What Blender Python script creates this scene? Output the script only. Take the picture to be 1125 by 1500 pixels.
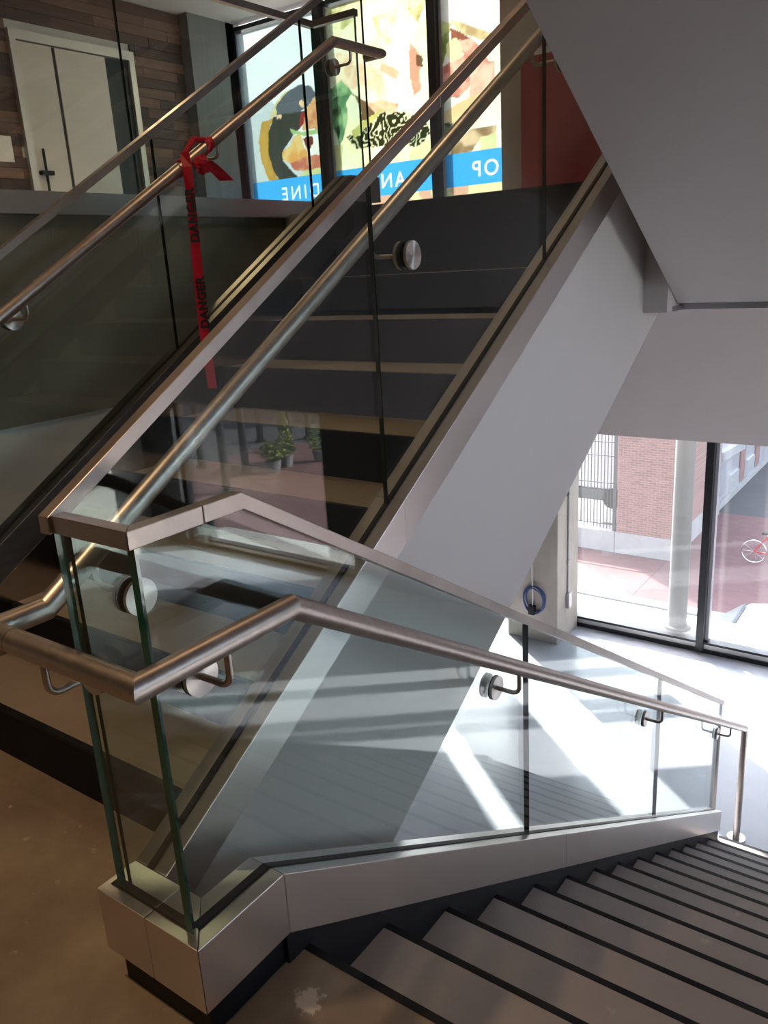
import bpy, math, random
from mathutils import Vector, Matrix
random.seed(7)
for o in list(bpy.data.objects): bpy.data.objects.remove(o)
S = bpy.context.scene
COL = S.collection
PI = math.pi

# ------------------------------------------------------------------ camera
cd = bpy.data.cameras.new('camera'); cam = bpy.data.objects.new('camera', cd); COL.objects.link(cam)
cd.sensor_fit = 'VERTICAL'; cd.sensor_height = 36.0; cd.lens = 36.0 * 1196.8 / 1500.0
cd.clip_start = 0.02; cd.clip_end = 400
yaw, pit, rol = -0.6381, -0.2931, -0.0593
fw = Vector((math.sin(yaw) * math.cos(pit), math.cos(yaw) * math.cos(pit), math.sin(pit)))
ri = Vector((math.cos(yaw), -math.sin(yaw), 0)); up = ri.cross(fw)
r2 = math.cos(rol) * ri + math.sin(rol) * up; u2 = -math.sin(rol) * ri + math.cos(rol) * up
M = Matrix((r2, u2, -fw)).transposed().to_4x4(); M.translation = (1.0627, -0.7599, 1.4623)
cam.matrix_world = M
S.camera = cam

# ------------------------------------------------------------------ world, sun, exposure
SUN_EL = math.radians(20.5)
sun_from = Vector((-0.785 * math.cos(SUN_EL), 0.62 * math.cos(SUN_EL), math.sin(SUN_EL))).normalized()
W = bpy.data.worlds.new('world'); S.world = W; W.use_nodes = True
wn = W.node_tree.nodes; wl = W.node_tree.links; wn.clear()
sky = wn.new('ShaderNodeTexSky'); sky.sky_type = 'NISHITA'; sky.sun_disc = False
sky.sun_elevation = math.radians(38); sky.sun_rotation = math.atan2(sun_from.x, sun_from.y)
sky.air_density = 1.0; sky.dust_density = 2.0; sky.ozone_density = 1.0
bg = wn.new('ShaderNodeBackground'); bg.inputs['Strength'].default_value = 1.2
wo = wn.new('ShaderNodeOutputWorld')
hs_ = wn.new('ShaderNodeHueSaturation'); hs_.inputs['Saturation'].default_value = 0.55
wl.new(sky.outputs[0], hs_.inputs['Color']); wl.new(hs_.outputs[0], bg.inputs[0]); wl.new(bg.outputs[0], wo.inputs[0])
sl = bpy.data.lights.new('sun', 'SUN'); sl.energy = 42.0; sl.angle = math.radians(0.8); sl.color = (1.0, 0.95, 0.88)
so = bpy.data.objects.new('sun', sl); COL.objects.link(so)
so.rotation_euler = sun_from.to_track_quat('Z', 'Y').to_euler(); so.location = (-20, 20, 15)
vs = S.view_settings
vs.view_transform = 'Standard'; vs.look = 'None'; vs.gamma = 1.0; vs.use_curve_mapping = False; vs.exposure = 0.0

# ------------------------------------------------------------------ material helpers
MATS = {}
def base_mat(name):
    m = bpy.data.materials.new(name); m.use_nodes = True
    nt = m.node_tree; nt.nodes.clear()
    out = nt.nodes.new('ShaderNodeOutputMaterial')
    MATS[name] = m
    return m, nt, nt.nodes, nt.links, out
def noise(N, L, vec, scale, detail=4, rough=0.6):
    n = N.new('ShaderNodeTexNoise'); n.inputs['Scale'].default_value = scale
    n.inputs['Detail'].default_value = detail; n.inputs['Roughness'].default_value = rough
    L.new(vec, n.inputs['Vector']); return n.outputs['Fac']
def mapped(N, L, sc=(1, 1, 1), src='Position'):
    if src == 'Position': v = N.new('ShaderNodeNewGeometry').outputs['Position']
    else: v = N.new('ShaderNodeTexCoord').outputs[src]
    mp = N.new('ShaderNodeMapping'); mp.inputs['Scale'].default_value = sc
    L.new(v, mp.inputs['Vector']); return mp.outputs[0]
def ramp(N, L, fac, stops):
    r = N.new('ShaderNodeValToRGB'); L.new(fac, r.inputs[0])
    e = r.color_ramp.elements
    while len(e) < len(stops): e.new(0.5)
    for i, (p, c) in enumerate(stops): e[i].position = p; e[i].color = (*c, 1) if len(c) == 3 else c
    return r.outputs[0]
def surf(name, c1, c2=None, rough=0.6, metal=0.0, sc=(3, 3, 3), spec=0.5, bump=0.0, lo=0.35, hi=0.65, src='Position', rvar=0.0, coat=0.0):
    m, nt, N, L, out = base_mat(name)
    b = N.new('ShaderNodeBsdfPrincipled')
    b.inputs['Roughness'].default_value = rough; b.inputs['Metallic'].default_value = metal
    b.inputs['Specular IOR Level'].default_value = spec
    b.inputs['Coat Weight'].default_value = coat
    if c2 is None: b.inputs['Base Color'].default_value = (*c1, 1)
    if c2 is not None or bump or rvar:
        f = noise(N, L, mapped(N, L, sc, src), 1.0, 6)
        if c2 is not None: L.new(ramp(N, L, f, [(lo, c1), (hi, c2)]), b.inputs['Base Color'])
        if bump:
            bp = N.new('ShaderNodeBump'); bp.inputs['Strength'].default_value = bump; bp.inputs['Distance'].default_value = 0.01
            L.new(f, bp.inputs['Height']); L.new(bp.outputs[0], b.inputs['Normal'])
        if rvar:
            mr = N.new('ShaderNodeMapRange'); mr.inputs[3].default_value = rough - rvar; mr.inputs[4].default_value = rough + rvar
            mr.inputs[1].default_value = 0.3; mr.inputs[2].default_value = 0.7
            L.new(f, mr.inputs[0]); L.new(mr.outputs[0], b.inputs['Roughness'])
    L.new(b.outputs[0], out.inputs[0]); return m
def glass(name, tint, dust=0.0, refl=1.0):
    """flat sheet glass: straight-through transmission with a tint, Schlick reflection, optional film of dust"""
    m, nt, N, L, out = base_mat(name)
    g = N.new('ShaderNodeNewGeometry')
    dot = N.new('ShaderNodeVectorMath'); dot.operation = 'DOT_PRODUCT'
    L.new(g.outputs['Normal'], dot.inputs[0]); L.new(g.outputs['Incoming'], dot.inputs[1])
    def mth(op, a, b=None):
        n = N.new('ShaderNodeMath'); n.operation = op
        for i, v in enumerate((a, b)):
            if v is None: continue
            if isinstance(v, (int, float)): n.inputs[i].default_value = v
            else: L.new(v, n.inputs[i])
        return n.outputs[0]
    c = mth('SUBTRACT', 1.0, mth('ABSOLUTE', dot.outputs['Value']))
    f = mth('MINIMUM', mth('MULTIPLY', mth('ADD', mth('MULTIPLY', mth('POWER', c, 5.0), 0.95), 0.045), refl), 1.0)
    t = N.new('ShaderNodeBsdfTransparent'); t.inputs[0].default_value = (*tint, 1)
    body = t.outputs[0]
    if dust:
        d = N.new('ShaderNodeBsdfTranslucent'); d.inputs[0].default_value = (0.9, 0.9, 0.92, 1)
        mx = N.new('ShaderNodeMixShader'); mx.inputs[0].default_value = dust
        L.new(body, mx.inputs[1]); L.new(d.outputs[0], mx.inputs[2]); body = mx.outputs[0]
    gl = N.new('ShaderNodeBsdfGlossy'); gl.inputs['Roughness'].default_value = 0.0
    ms = N.new('ShaderNodeMixShader'); L.new(f, ms.inputs[0]); L.new(body, ms.inputs[1]); L.new(gl.outputs[0], ms.inputs[2])
    L.new(ms.outputs[0], out.inputs[0]); return m
def film(name, c1, c2=None, sc=5.0, tr=0.75):
    """printed window film: light from outside glows through it"""
    m, nt, N, L, out = base_mat(name)
    d = N.new('ShaderNodeBsdfDiffuse'); t = N.new('ShaderNodeBsdfTranslucent')
    if c2:
        f = noise(N, L, mapped(N, L, (sc, sc, sc)), 1.0, 5, 0.65)
        col = ramp(N, L, f, [(0.4, c1), (0.6, c2)]); L.new(col, d.inputs[0]); L.new(col, t.inputs[0])
    else:
        d.inputs[0].default_value = (*c1, 1); t.inputs[0].default_value = (*c1, 1)
    mx = N.new('ShaderNodeMixShader'); mx.inputs[0].default_value = tr
    L.new(d.outputs[0], mx.inputs[1]); L.new(t.outputs[0], mx.inputs[2]); L.new(mx.outputs[0], out.inputs[0]); return m
def brickmat(name, c1, c2, mortar, scale, bw=0.5, rh=0.25, rot=(0, 0, 0), msize=0.012):
    m, nt, N, L, out = base_mat(name)
    v = N.new('ShaderNodeNewGeometry').outputs['Position']
    mp = N.new('ShaderNodeMapping'); mp.inputs['Rotation'].default_value = rot; L.new(v, mp.inputs['Vector'])
    t = N.new('ShaderNodeTexBrick'); t.inputs['Scale'].default_value = scale
    t.inputs['Color1'].default_value = (*c1, 1); t.inputs['Color2'].default_value = (*c2, 1); t.inputs['Mortar'].default_value = (*mortar, 1)
    t.inputs['Mortar Size'].default_value = msize; t.inputs['Brick Width'].default_value = bw; t.inputs['Row Height'].default_value = rh
    L.new(mp.outputs[0], t.inputs['Vector'])
    b = N.new('ShaderNodeBsdfPrincipled'); b.inputs['Roughness'].default_value = 0.85
    L.new(t.outputs['Color'], b.inputs['Base Color']); L.new(b.outputs[0], out.inputs[0]); return m

surf('steel', (0.74, 0.705, 0.70), (0.77, 0.735, 0.73), rough=0.32, metal=1.0, sc=(1.5, 1.5, 1.5))
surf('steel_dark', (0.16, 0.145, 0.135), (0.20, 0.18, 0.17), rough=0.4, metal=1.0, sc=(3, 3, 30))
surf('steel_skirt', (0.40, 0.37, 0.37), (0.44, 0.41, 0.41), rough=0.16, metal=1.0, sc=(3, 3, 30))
surf('steel_rail', (0.40, 0.35, 0.33), (0.46, 0.41, 0.39), rough=0.36, metal=1.0, sc=(9, 9, 9), rvar=0.06)
surf('steel_tube', (0.46, 0.40, 0.37), (0.54, 0.48, 0.45), rough=0.38, metal=1.0, sc=(40, 40, 40), rvar=0.02)
surf('steel_disc', (0.62, 0.58, 0.56), rough=0.30, metal=1.0)
surf('black_steel', (0.005, 0.006, 0.009), (0.012, 0.014, 0.019), rough=0.5, sc=(7, 7, 7), spec=0.25)
surf('riser_black', (0.006, 0.008, 0.013), (0.010, 0.012, 0.019), rough=0.6, sc=(9, 2, 9), spec=0.2)
surf('rubber', (0.01, 0.01, 0.01), rough=0.7)
surf('drywall', (0.62, 0.565, 0.555), (0.64, 0.585, 0.575), rough=0.75, sc=(1.5, 1.5, 1.5), spec=0.3)
surf('white_paint', (0.62, 0.60, 0.57), rough=0.7)
surf('ceiling_paint', (0.55, 0.53, 0.51), rough=0.8)
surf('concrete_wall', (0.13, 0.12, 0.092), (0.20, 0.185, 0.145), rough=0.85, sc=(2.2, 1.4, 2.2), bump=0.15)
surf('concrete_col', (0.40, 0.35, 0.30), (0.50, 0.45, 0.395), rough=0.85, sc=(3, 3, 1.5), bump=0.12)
surf('concrete_floor', (0.43, 0.445, 0.495), (0.53, 0.545, 0.60), rough=0.22, sc=(1.1, 1.1, 1.1), rvar=0.08, spec=0.5)
surf('asphalt', (0.055, 0.053, 0.060), (0.075, 0.072, 0.08), rough=0.9, sc=(0.7, 0.7, 0.7))
surf('kerb_stone', (0.36, 0.35, 0.34), (0.42, 0.41, 0.4), rough=0.9, sc=(2, 2, 2))
surf('dark_wall', (0.045, 0.05, 0.06), rough=0.6)
surf('frame_black', (0.012, 0.012, 0.016), rough=0.35)
surf('frame_grey', (0.33, 0.32, 0.35), rough=0.4)
surf('pier_grey', (0.13, 0.13, 0.125), (0.17, 0.17, 0.16), rough=0.6, sc=(8, 8, 0.6))
surf('frame_alu', (0.60, 0.58, 0.55), rough=0.35, metal=0.7)
surf('door_leaf', (0.62, 0.58, 0.52), (0.68, 0.64, 0.58), rough=0.4, sc=(1, 1, 3))
surf('red_paint', (0.24, 0.010, 0.018), (0.33, 0.018, 0.026), rough=0.45, sc=(6, 6, 2))
surf('tape_red', (0.50, 0.008, 0.028), rough=0.4)
surf('ink_black', (0.006, 0.005, 0.006), rough=0.5)
surf('paper', (0.75, 0.75, 0.73), rough=0.8)
surf('blue_cable', (0.05, 0.09, 0.24), rough=0.45)
surf('white_cord', (0.75, 0.75, 0.75), rough=0.5)
surf('galvanised', (0.42, 0.42, 0.44), rough=0.4, metal=0.8)
surf('car_white', (0.5, 0.5, 0.5), rough=0.2, coat=0.5)
surf('car_glass', (0.03, 0.04, 0.05), rough=0.25, spec=0.2)
surf('bike_red', (0.45, 0.02, 0.03), rough=0.35)
surf('chrome', (0.7, 0.7, 0.72), rough=0.2, metal=1.0)
surf('foliage', (0.025, 0.06, 0.015), (0.10, 0.16, 0.03), rough=0.7, sc=(6, 6, 6))
surf('foliage_yellow', (0.16, 0.19, 0.02), (0.30, 0.28, 0.05), rough=0.7, sc=(9, 9, 9))
surf('pot_grey', (0.13, 0.13, 0.14), rough=0.7)
surf('grey_post', (0.06, 0.063, 0.068), (0.075, 0.078, 0.084), rough=0.6, sc=(1, 1, 0.6))
surf('stone_light', (0.30, 0.29, 0.29), (0.36, 0.35, 0.35), rough=0.85, sc=(1.5, 1.5, 1.5))
def brushed():
    mt = MATS['steel_disc']; N = mt.node_tree.nodes; L = mt.node_tree.links
    b = [n for n in N if n.type == 'BSDF_PRINCIPLED'][0]
    b.inputs['Anisotropic'].default_value = 0.85; b.inputs['Roughness'].default_value = 0.34
    tg = N.new('ShaderNodeTangent'); tg.direction_type = 'RADIAL'; tg.axis = 'X'; L.new(tg.outputs[0], b.inputs['Tangent'])
brushed()
glass('guard_glass', (0.915, 0.962, 0.950), refl=1.1)
glass('window_glass', (0.95, 0.965, 0.97), dust=0.010)
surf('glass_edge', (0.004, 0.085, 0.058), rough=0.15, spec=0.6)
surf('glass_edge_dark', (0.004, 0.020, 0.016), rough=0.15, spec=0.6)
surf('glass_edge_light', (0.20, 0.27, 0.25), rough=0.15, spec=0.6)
brickmat('brick', (0.20, 0.09, 0.08), (0.27, 0.13, 0.115), (0.30, 0.24, 0.22), 2.35, 0.5, 0.16, (PI / 2, 0, 0), 0.014)
brickmat('brick_paving', (0.13, 0.058, 0.06), (0.165, 0.075, 0.075), (0.13, 0.075, 0.075), 2.2, 0.5, 0.25, (0, 0, 0), 0.01)

# landing / tread concrete: trowelled, stained
def tread_mat(name, c1, c2, spots=True):
    m, nt, N, L, out = base_mat(name)
    p = mapped(N, L, (1, 1, 1))
    f = noise(N, L, p, 2.6, 7, 0.62)
    col = ramp(N, L, f, [(0.32, c1), (0.68, c2)])
    b = N.new('ShaderNodeBsdfPrincipled'); b.inputs['Roughness'].default_value = 0.5
    if spots:
        f2 = noise(N, L, p, 15.0, 4, 0.6)
        k = ramp(N, L, f2, [(0.66, (0, 0, 0)), (0.74, (0.8, 0.8, 0.8))])
        mx = N.new('ShaderNodeMix'); mx.data_type = 'RGBA'
        L.new(k, mx.inputs[0]); L.new(col, mx.inputs[6]); mx.inputs[7].default_value = (0.50, 0.44, 0.37, 1); col = mx.outputs[2]
        # one splash of dried plaster near the stair head
        g = N.new('ShaderNodeNewGeometry')
        dv = N.new('ShaderNodeVectorMath'); dv.operation = 'DISTANCE'; L.new(g.outputs['Position'], dv.inputs[0]); dv.inputs[1].default_value = (0.085, 0.19, 0.0)
        f3 = noise(N, L, p, 38.0, 4, 0.6)
        ad = N.new('ShaderNodeMath'); ad.operation = 'MULTIPLY_ADD'; L.new(f3, ad.inputs[0]); ad.inputs[1].default_value = 0.07; L.new(dv.outputs['Value'], ad.inputs[2])
        k2 = ramp(N, L, ad.outputs[0], [(0.058, (1, 1, 1)), (0.066, (0, 0, 0))])
        mx2 = N.new('ShaderNodeMix'); mx2.data_type = 'RGBA'
        L.new(k2, mx2.inputs[0]); L.new(col, mx2.inputs[6]); mx2.inputs[7].default_value = (0.52, 0.46, 0.40, 1); col = mx2.outputs[2]
    L.new(col, b.inputs['Base Color'])
    bp = N.new('ShaderNodeBump'); bp.inputs['Strength'].default_value = 0.12; bp.inputs['Distance'].default_value = 0.01
    L.new(noise(N, L, p, 30.0, 4), bp.inputs['Height']); L.new(bp.outputs[0], b.inputs['Normal'])
    L.new(b.outputs[0], out.inputs[0])
tread_mat('landing_concrete_warmlit', (0.165, 0.125, 0.10), (0.30, 0.245, 0.185))  # same concrete as the treads, with warm lamplight mixed into its brown
tread_mat('tread_concrete', (0.29, 0.255, 0.24), (0.36, 0.32, 0.305))
tread_mat('tread_tan', (0.24, 0.20, 0.165), (0.31, 0.26, 0.215), False)

# wood planks: colour differs plank by plank
def wood():
    m, nt, N, L, out = base_mat('plank_wood')
    oi = N.new('ShaderNodeObjectInfo')
    f = noise(N, L, mapped(N, L, (3, 2.0, 30)), 1.0, 6, 0.6)
    ad = N.new('ShaderNodeMath'); ad.operation = 'MULTIPLY_ADD'; L.new(f, ad.inputs[0]); ad.inputs[1].default_value = 0.55
    sc = N.new('ShaderNodeMath'); sc.operation = 'MULTIPLY'; L.new(oi.outputs['Random'], sc.inputs[0]); sc.inputs[1].default_value = 0.55
    L.new(sc.outputs[0], ad.inputs[2])
    b = N.new('ShaderNodeBsdfPrincipled'); b.inputs['Roughness'].default_value = 0.55
    L.new(ramp(N, L, ad.outputs[0], [(0.18, (0.022, 0.012, 0.010)), (0.5, (0.085, 0.042, 0.027)), (0.85, (0.21, 0.115, 0.075))]), b.inputs['Base Color'])
    L.new(b.outputs[0], out.inputs[0])
wood()
# printed window film: colours come from the print stored on the sheet, daylight glows through it
def print_film(T=0.16):
    mt, nt, N, L, out = base_mat('film_print')
    at = N.new('ShaderNodeAttribute'); at.attribute_name = 'print'
    sc = N.new('ShaderNodeVectorMath'); sc.operation = 'SCALE'; sc.inputs['Scale'].default_value = T; L.new(at.outputs['Color'], sc.inputs[0])
    t = N.new('ShaderNodeBsdfTranslucent'); L.new(sc.outputs[0], t.inputs[0])
    d = N.new('ShaderNodeBsdfDiffuse'); L.new(sc.outputs[0], d.inputs[0])
    ad = N.new('ShaderNodeAddShader'); L.new(t.outputs[0], ad.inputs[0]); L.new(d.outputs[0], ad.inputs[1])
    L.new(ad.outputs[0], out.inputs[0])
print_film()

# ------------------------------------------------------------------ mesh helpers
class MB:
    def __init__(s): s.v = []; s.f = []; s.mi = []; s.sm = []
    def face(s, idx, mi=0, sm=False): s.f.append(idx); s.mi.append(mi); s.sm.append(sm)
    def box(s, x0, x1, y0, y1, z0, z1, mi=0):
        b = len(s.v)
        s.v += [(x0, y0, z0), (x1, y0, z0), (x1, y1, z0), (x0, y1, z0), (x0, y0, z1), (x1, y0, z1), (x1, y1, z1), (x0, y1, z1)]
        for q in ((0, 3, 2, 1), (4, 5, 6, 7), (0, 1, 5, 4), (1, 2, 6, 5), (2, 3, 7, 6), (3, 0, 4, 7)): s.face([b + i for i in q], mi)
        return s
    def prism(s, prof, axis, lo, hi, mi=0, side=None):
        """polygon in the plane across `axis`, extruded from lo to hi. X: (y,z), Y: (x,z), Z: (x,y)"""
        def P(a, c):
            return {'X': (c, a[0], a[1]), 'Y': (a[0], c, a[1]), 'Z': (a[0], a[1], c)}[axis]
        area = sum(prof[i][0] * prof[(i + 1) % len(prof)][1] - prof[(i + 1) % len(prof)][0] * prof[i][1] for i in range(len(prof)))
        pr = list(prof) if area > 0 else list(prof)[::-1]
        if axis == 'Y': pr = pr[::-1]
        n = len(pr); b = len(s.v)
        s.v += [P(a, lo) for a in pr] + [P(a, hi) for a in pr]
        s.face([b + i for i in range(n)][::-1], mi); s.face([b + n + i for i in range(n)], mi)
        for i in range(n):
            j = (i + 1) % n
            s.face([b + i, b + j, b + n + j, b + n + i], mi if side is None else side)
        return s
    def tube(s, pts, rad, n=16, mi=0, caps=True):
        """round bar along a polyline with mitred corners"""
        P = [Vector(p) for p in pts]
        rads = rad if isinstance(rad, (list, tuple)) else [rad] * len(P)
        D = [(P[i + 1] - P[i]).normalized() for i in range(len(P) - 1)]
        for i in range(len(P) - 1):
            d = D[i]
            a = Vector((0, 0, 1)) if abs(d.z) < 0.95 else Vector((1, 0, 0))
            u = d.cross(a).normalized(); w = d.cross(u).normalized()
            rings = []
            for e in (0, 1):
                k = i + e
                if e == 0: nrm = d if i == 0 else (D[i - 1] + d).normalized()
                else: nrm = d if i == len(D) - 1 else (d + D[i + 1]).normalized()
                ring = []
                for q in range(n):
                    th = 2 * PI * q / n
                    o = (u * math.cos(th) + w * math.sin(th)) * rads[k]
                    tt = -(o.dot(nrm)) / max(d.dot(nrm), 0.2)
                    ring.append(len(s.v)); s.v.append(tuple(P[k] + o + d * tt))
                rings.append(ring)
            for q in range(n):
                j = (q + 1) % n
                s.face([rings[0][q], rings[0][j], rings[1][j], rings[1][q]], mi, True)
            if caps and i == 0:
                b0 = len(s.v); s.v += [s.v[q] for q in rings[0]]; s.face([b0 + q for q in range(n)][::-1], mi)
            if caps and i == len(P) - 2:
                b0 = len(s.v); s.v += [s.v[q] for q in rings[1]]; s.face([b0 + q for q in range(n)], mi)
        return s
    def cyl(s, a, b, r, n=24, mi=0): return s.tube([a, b], r, n, mi)
    def build(s, name, mats, parent=None, bevel=0.0):
        me = bpy.data.meshes.new(name); me.from_pydata([tuple(v) for v in s.v], [], s.f)
        for m in (mats if isinstance(mats, (list, tuple)) else [mats]): me.materials.append(MATS[m])
        for p, mi, sm in zip(me.polygons, s.mi, s.sm): p.material_index = mi; p.use_smooth = sm
        me.update()
        o = bpy.data.objects.new(name, me); COL.objects.link(o)
        if parent: o.parent = parent; o.matrix_parent_inverse = parent.matrix_world.inverted()
        if bevel:
            bv = o.modifiers.new('bevel', 'BEVEL'); bv.width = bevel; bv.segments = 2; bv.limit_method = 'ANGLE'; bv.angle_limit = math.radians(40)
        return o
def arc(c, r, a0, a1, n, ax1, ax2):
    c, ax1, ax2 = Vector(c), Vector(ax1), Vector(ax2)
    return [tuple(c + ax1 * r * math.cos(a0 + (a1 - a0) * i / n) + ax2 * r * math.sin(a0 + (a1 - a0) * i / n)) for i in range(n + 1)]
def tag(o, label=None, cat=None, group=None, kind=None):
    if label: o['label'] = label
    if cat: o['category'] = cat
    if group: o['group'] = group
    if kind: o['kind'] = kind
    return o
def empty(name, loc, label=None, cat=None, group=None, kind=None):
    o = bpy.data.objects.new(name, None); COL.objects.link(o); o.location = loc; o.empty_display_size = 0.1
    o.matrix_world = Matrix.Translation(loc)
    return tag(o, label, cat, group, kind)
def struct(name, mb, mat, label=None, cat=None, parent=None, bevel=0):
    o = mb.build(name, mat, parent, bevel)
    if not parent: tag(o, label, cat, None, 'structure')
    return o
def text(name, body, size, mat, matrix, parent, spacing=1.0, align='CENTER', ext=0.0):
    c = bpy.data.curves.new(name, 'FONT'); c.body = body; c.size = size; c.align_x = align; c.align_y = 'CENTER'
    c.space_character = spacing; c.extrude = ext; c.offset = 0.0022; c.materials.append(MATS[mat])
    tmp = bpy.data.objects.new(name, c); COL.objects.link(tmp)
    me = bpy.data.meshes.new_from_object(tmp.evaluated_get(bpy.context.evaluated_depsgraph_get()))
    bpy.data.objects.remove(tmp); bpy.data.curves.remove(c)
    me.transform(matrix)
    o = bpy.data.objects.new(name, me); COL.objects.link(o)
    o.parent = parent; o.matrix_parent_inverse = parent.matrix_world.inverted()
    return o

# ------------------------------------------------------------------ stair numbers (metres, landing floor = 0)
m = 0.6079; T = 0.29135; R = 0.17713
YU = 0.3725; YN = 0.307
ZF = -15 * R            # lower floor
ZU = 10 * R             # upper floor
SLAB = 1.187            # underside of the upper floor
YW = 7.5                # facade
XL, XR, YB = -7.1, 9.2, -3.6
ZC = 4.40
def up_nose(y): return R + m * (y - YU)
def up_soffit(y): return 0.49 + 0.597 * (y - 2.1)
def dn_line(z0, y0, y): return z0 - m * (y - y0)

# ------------------------------------------------------------------ structure: floors, walls, ceiling
st = MB().prism([(-2.33, YB), (1.75, YB), (1.75, YN - 0.019), (-0.1, YN - 0.019), (-0.1, 0.09), (-0.215, 0.09), (-0.215, YU), (-2.33, YU)], 'Z', -0.5, 0.0)
struct('floor_landing', st, 'landing_concrete_warmlit', 'trowelled concrete landing floor, browned for the warm lamplight, between the two stair flights', 'floor')
struct('floor', MB().box(XL, XR, YB, YW + 0.1, ZF - 0.25, ZF), 'concrete_floor', 'pale polished concrete lower floor lit by the windows', 'floor')
o = struct('floor_upper', MB().prism([(XL, YB), (-2.34, YB), (-2.34, 2.995 + 0.03), (-0.105, 2.995 + 0.03), (-0.105, 3.22), (XR, 3.22), (XR, YW - 0.06), (XL, YW - 0.06)], 'Z', SLAB, ZU), 'drywall', 'upper floor slab with painted edge and underside', 'floor')
struct('trim_1', MB().box(-0.08, 3.5, 3.19, 3.218, SLAB + 0.002, SLAB + 0.03).box(-0.2, -0.09, 3.1, 3.2, SLAB + 0.0, SLAB + 0.02), 'galvanised', 'metal strip standing for the shadow gap along the foot of the soffit', 'trim')  # strip put where the shadow gap shows below the soffit
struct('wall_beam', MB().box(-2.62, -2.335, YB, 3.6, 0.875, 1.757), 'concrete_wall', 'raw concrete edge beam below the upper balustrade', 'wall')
struct('wall_left_lower', MB().box(-2.6, -2.345, YB, 3.0, ZF, 0.874), 'white_paint', 'pale painted wall beneath the concrete beam', 'wall')
struct('wall_left', MB().box(XL - 0.3, XL, YB, YW, ZF, ZC), 'white_paint', 'left end wall of the building', 'wall')
struct('wall_back', MB().box(XL, XR, YB - 0.25, YB, ZF, ZC), 'dark_wall', 'wall behind the landing', 'wall')  # out of view; coloured dark to cut bounce onto the soffit
struct('wall_right', MB().box(XR, XR + 0.25, YB, YW, ZF, 1.3), 'white_paint', 'right end wall of the hall below the added glazed band', 'wall')
def added_side_window(name, z0, z1, label):
    w = empty(name, (XR + 0.1, 2, z0), label, 'window', None, 'structure')
    MB().box(XR, XR + 0.2, YB, YW, z0, z0 + 0.08).box(XR, XR + 0.2, YB, YW, z1 - 0.08, z1).build('frame', 'frame_black', w)
    ys = [YB + i * (YW - YB) / 7 for i in range(8)]
    for y in ys: MB().box(XR, XR + 0.18, y - 0.06, y + 0.06, z0 + 0.08, z1 - 0.08).build('mullion', 'frame_black', w)
    for a, b in zip(ys[:-1], ys[1:]): MB().box(XR + 0.1, XR + 0.115, a + 0.05, b - 0.05, z0 + 0.07, z1 - 0.07).build('pane', 'window_glass', w)
added_side_window('window_added', 1.3, ZC, 'unseen glazed band added in the right end wall for side light')  # glazing out of view, added to bring daylight onto the fascia and treads
struct('wall_landing', MB().box(1.755, 1.9, YB, 0.25, ZF, ZC), 'dark_wall', 'unseen wall at the right of the landing, darkened against bounce light', 'wall')  # dark colour keeps bounced light off the sloping underside
struct('ceiling', MB().box(XL, XR, YB, YW + 0.1, ZC, ZC + 0.3), 'ceiling_paint', 'painted ceiling over the upper floor', 'ceiling')
# bulkhead over the lower windows
struct('wall_bulkhead', MB().box(XL, XR, 7.28, 7.58, -0.345, SLAB), 'drywall', 'grey painted bulkhead above the lower windows', 'wall')
# grey return wall and dark pier left of the printed windows
struct('wall_far', MB().box(XL, -6.93, 6.75, YW, ZU, ZC), 'pier_grey', 'grey end pier beside the printed window', 'wall')

# flight above: only its underside shows
so_ = [(3.164, 1.218), (0.3, 1.218 + 0.602 * 2.864), (YB, 1.218 + 0.602 * 2.864), (YB, 3.54), (0.3, 3.54), (3.2, 1.9), (3.2, 1.218)]
o = struct('ceiling_soffit', MB().prism(so_, 'X', -0.1, 1.75), 'drywall', 'smooth grey sloping underside of the flight overhead', 'ceiling')

# ------------------------------------------------------------------ facade
def facade_pier(name, x0, x1, z0, z1, label, mat='drywall'):
    struct(name, MB().box(x0, x1, 7.36, 7.6, z0, z1), mat, label, 'wall')
facade_pier('wall_pier', XL, -6.24, ZF, -0.35, 'solid facade pier at the far left of the lower hall')
facade_pier('wall_pier_mid', -5.62, -4.70, ZF, -0.35, 'solid facade pier between lower windows')
facade_pier('wall_panel', 1.1, 5.42, ZF, -0.35, 'dark solid facade bay on the right', 'dark_wall')
facade_pier('wall_pier_right', 8.4, XR, ZF, -0.35, 'dark facade pier at the right end', 'dark_wall')
facade_pier('wall_panel_upper', -2.3, XR, ZU, ZC, 'solid upper facade behind the red partition', 'dark_wall')
facade_pier('wall_pier_upper', XL, -6.93, ZU, ZC, 'solid upper facade at the far left')

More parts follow.
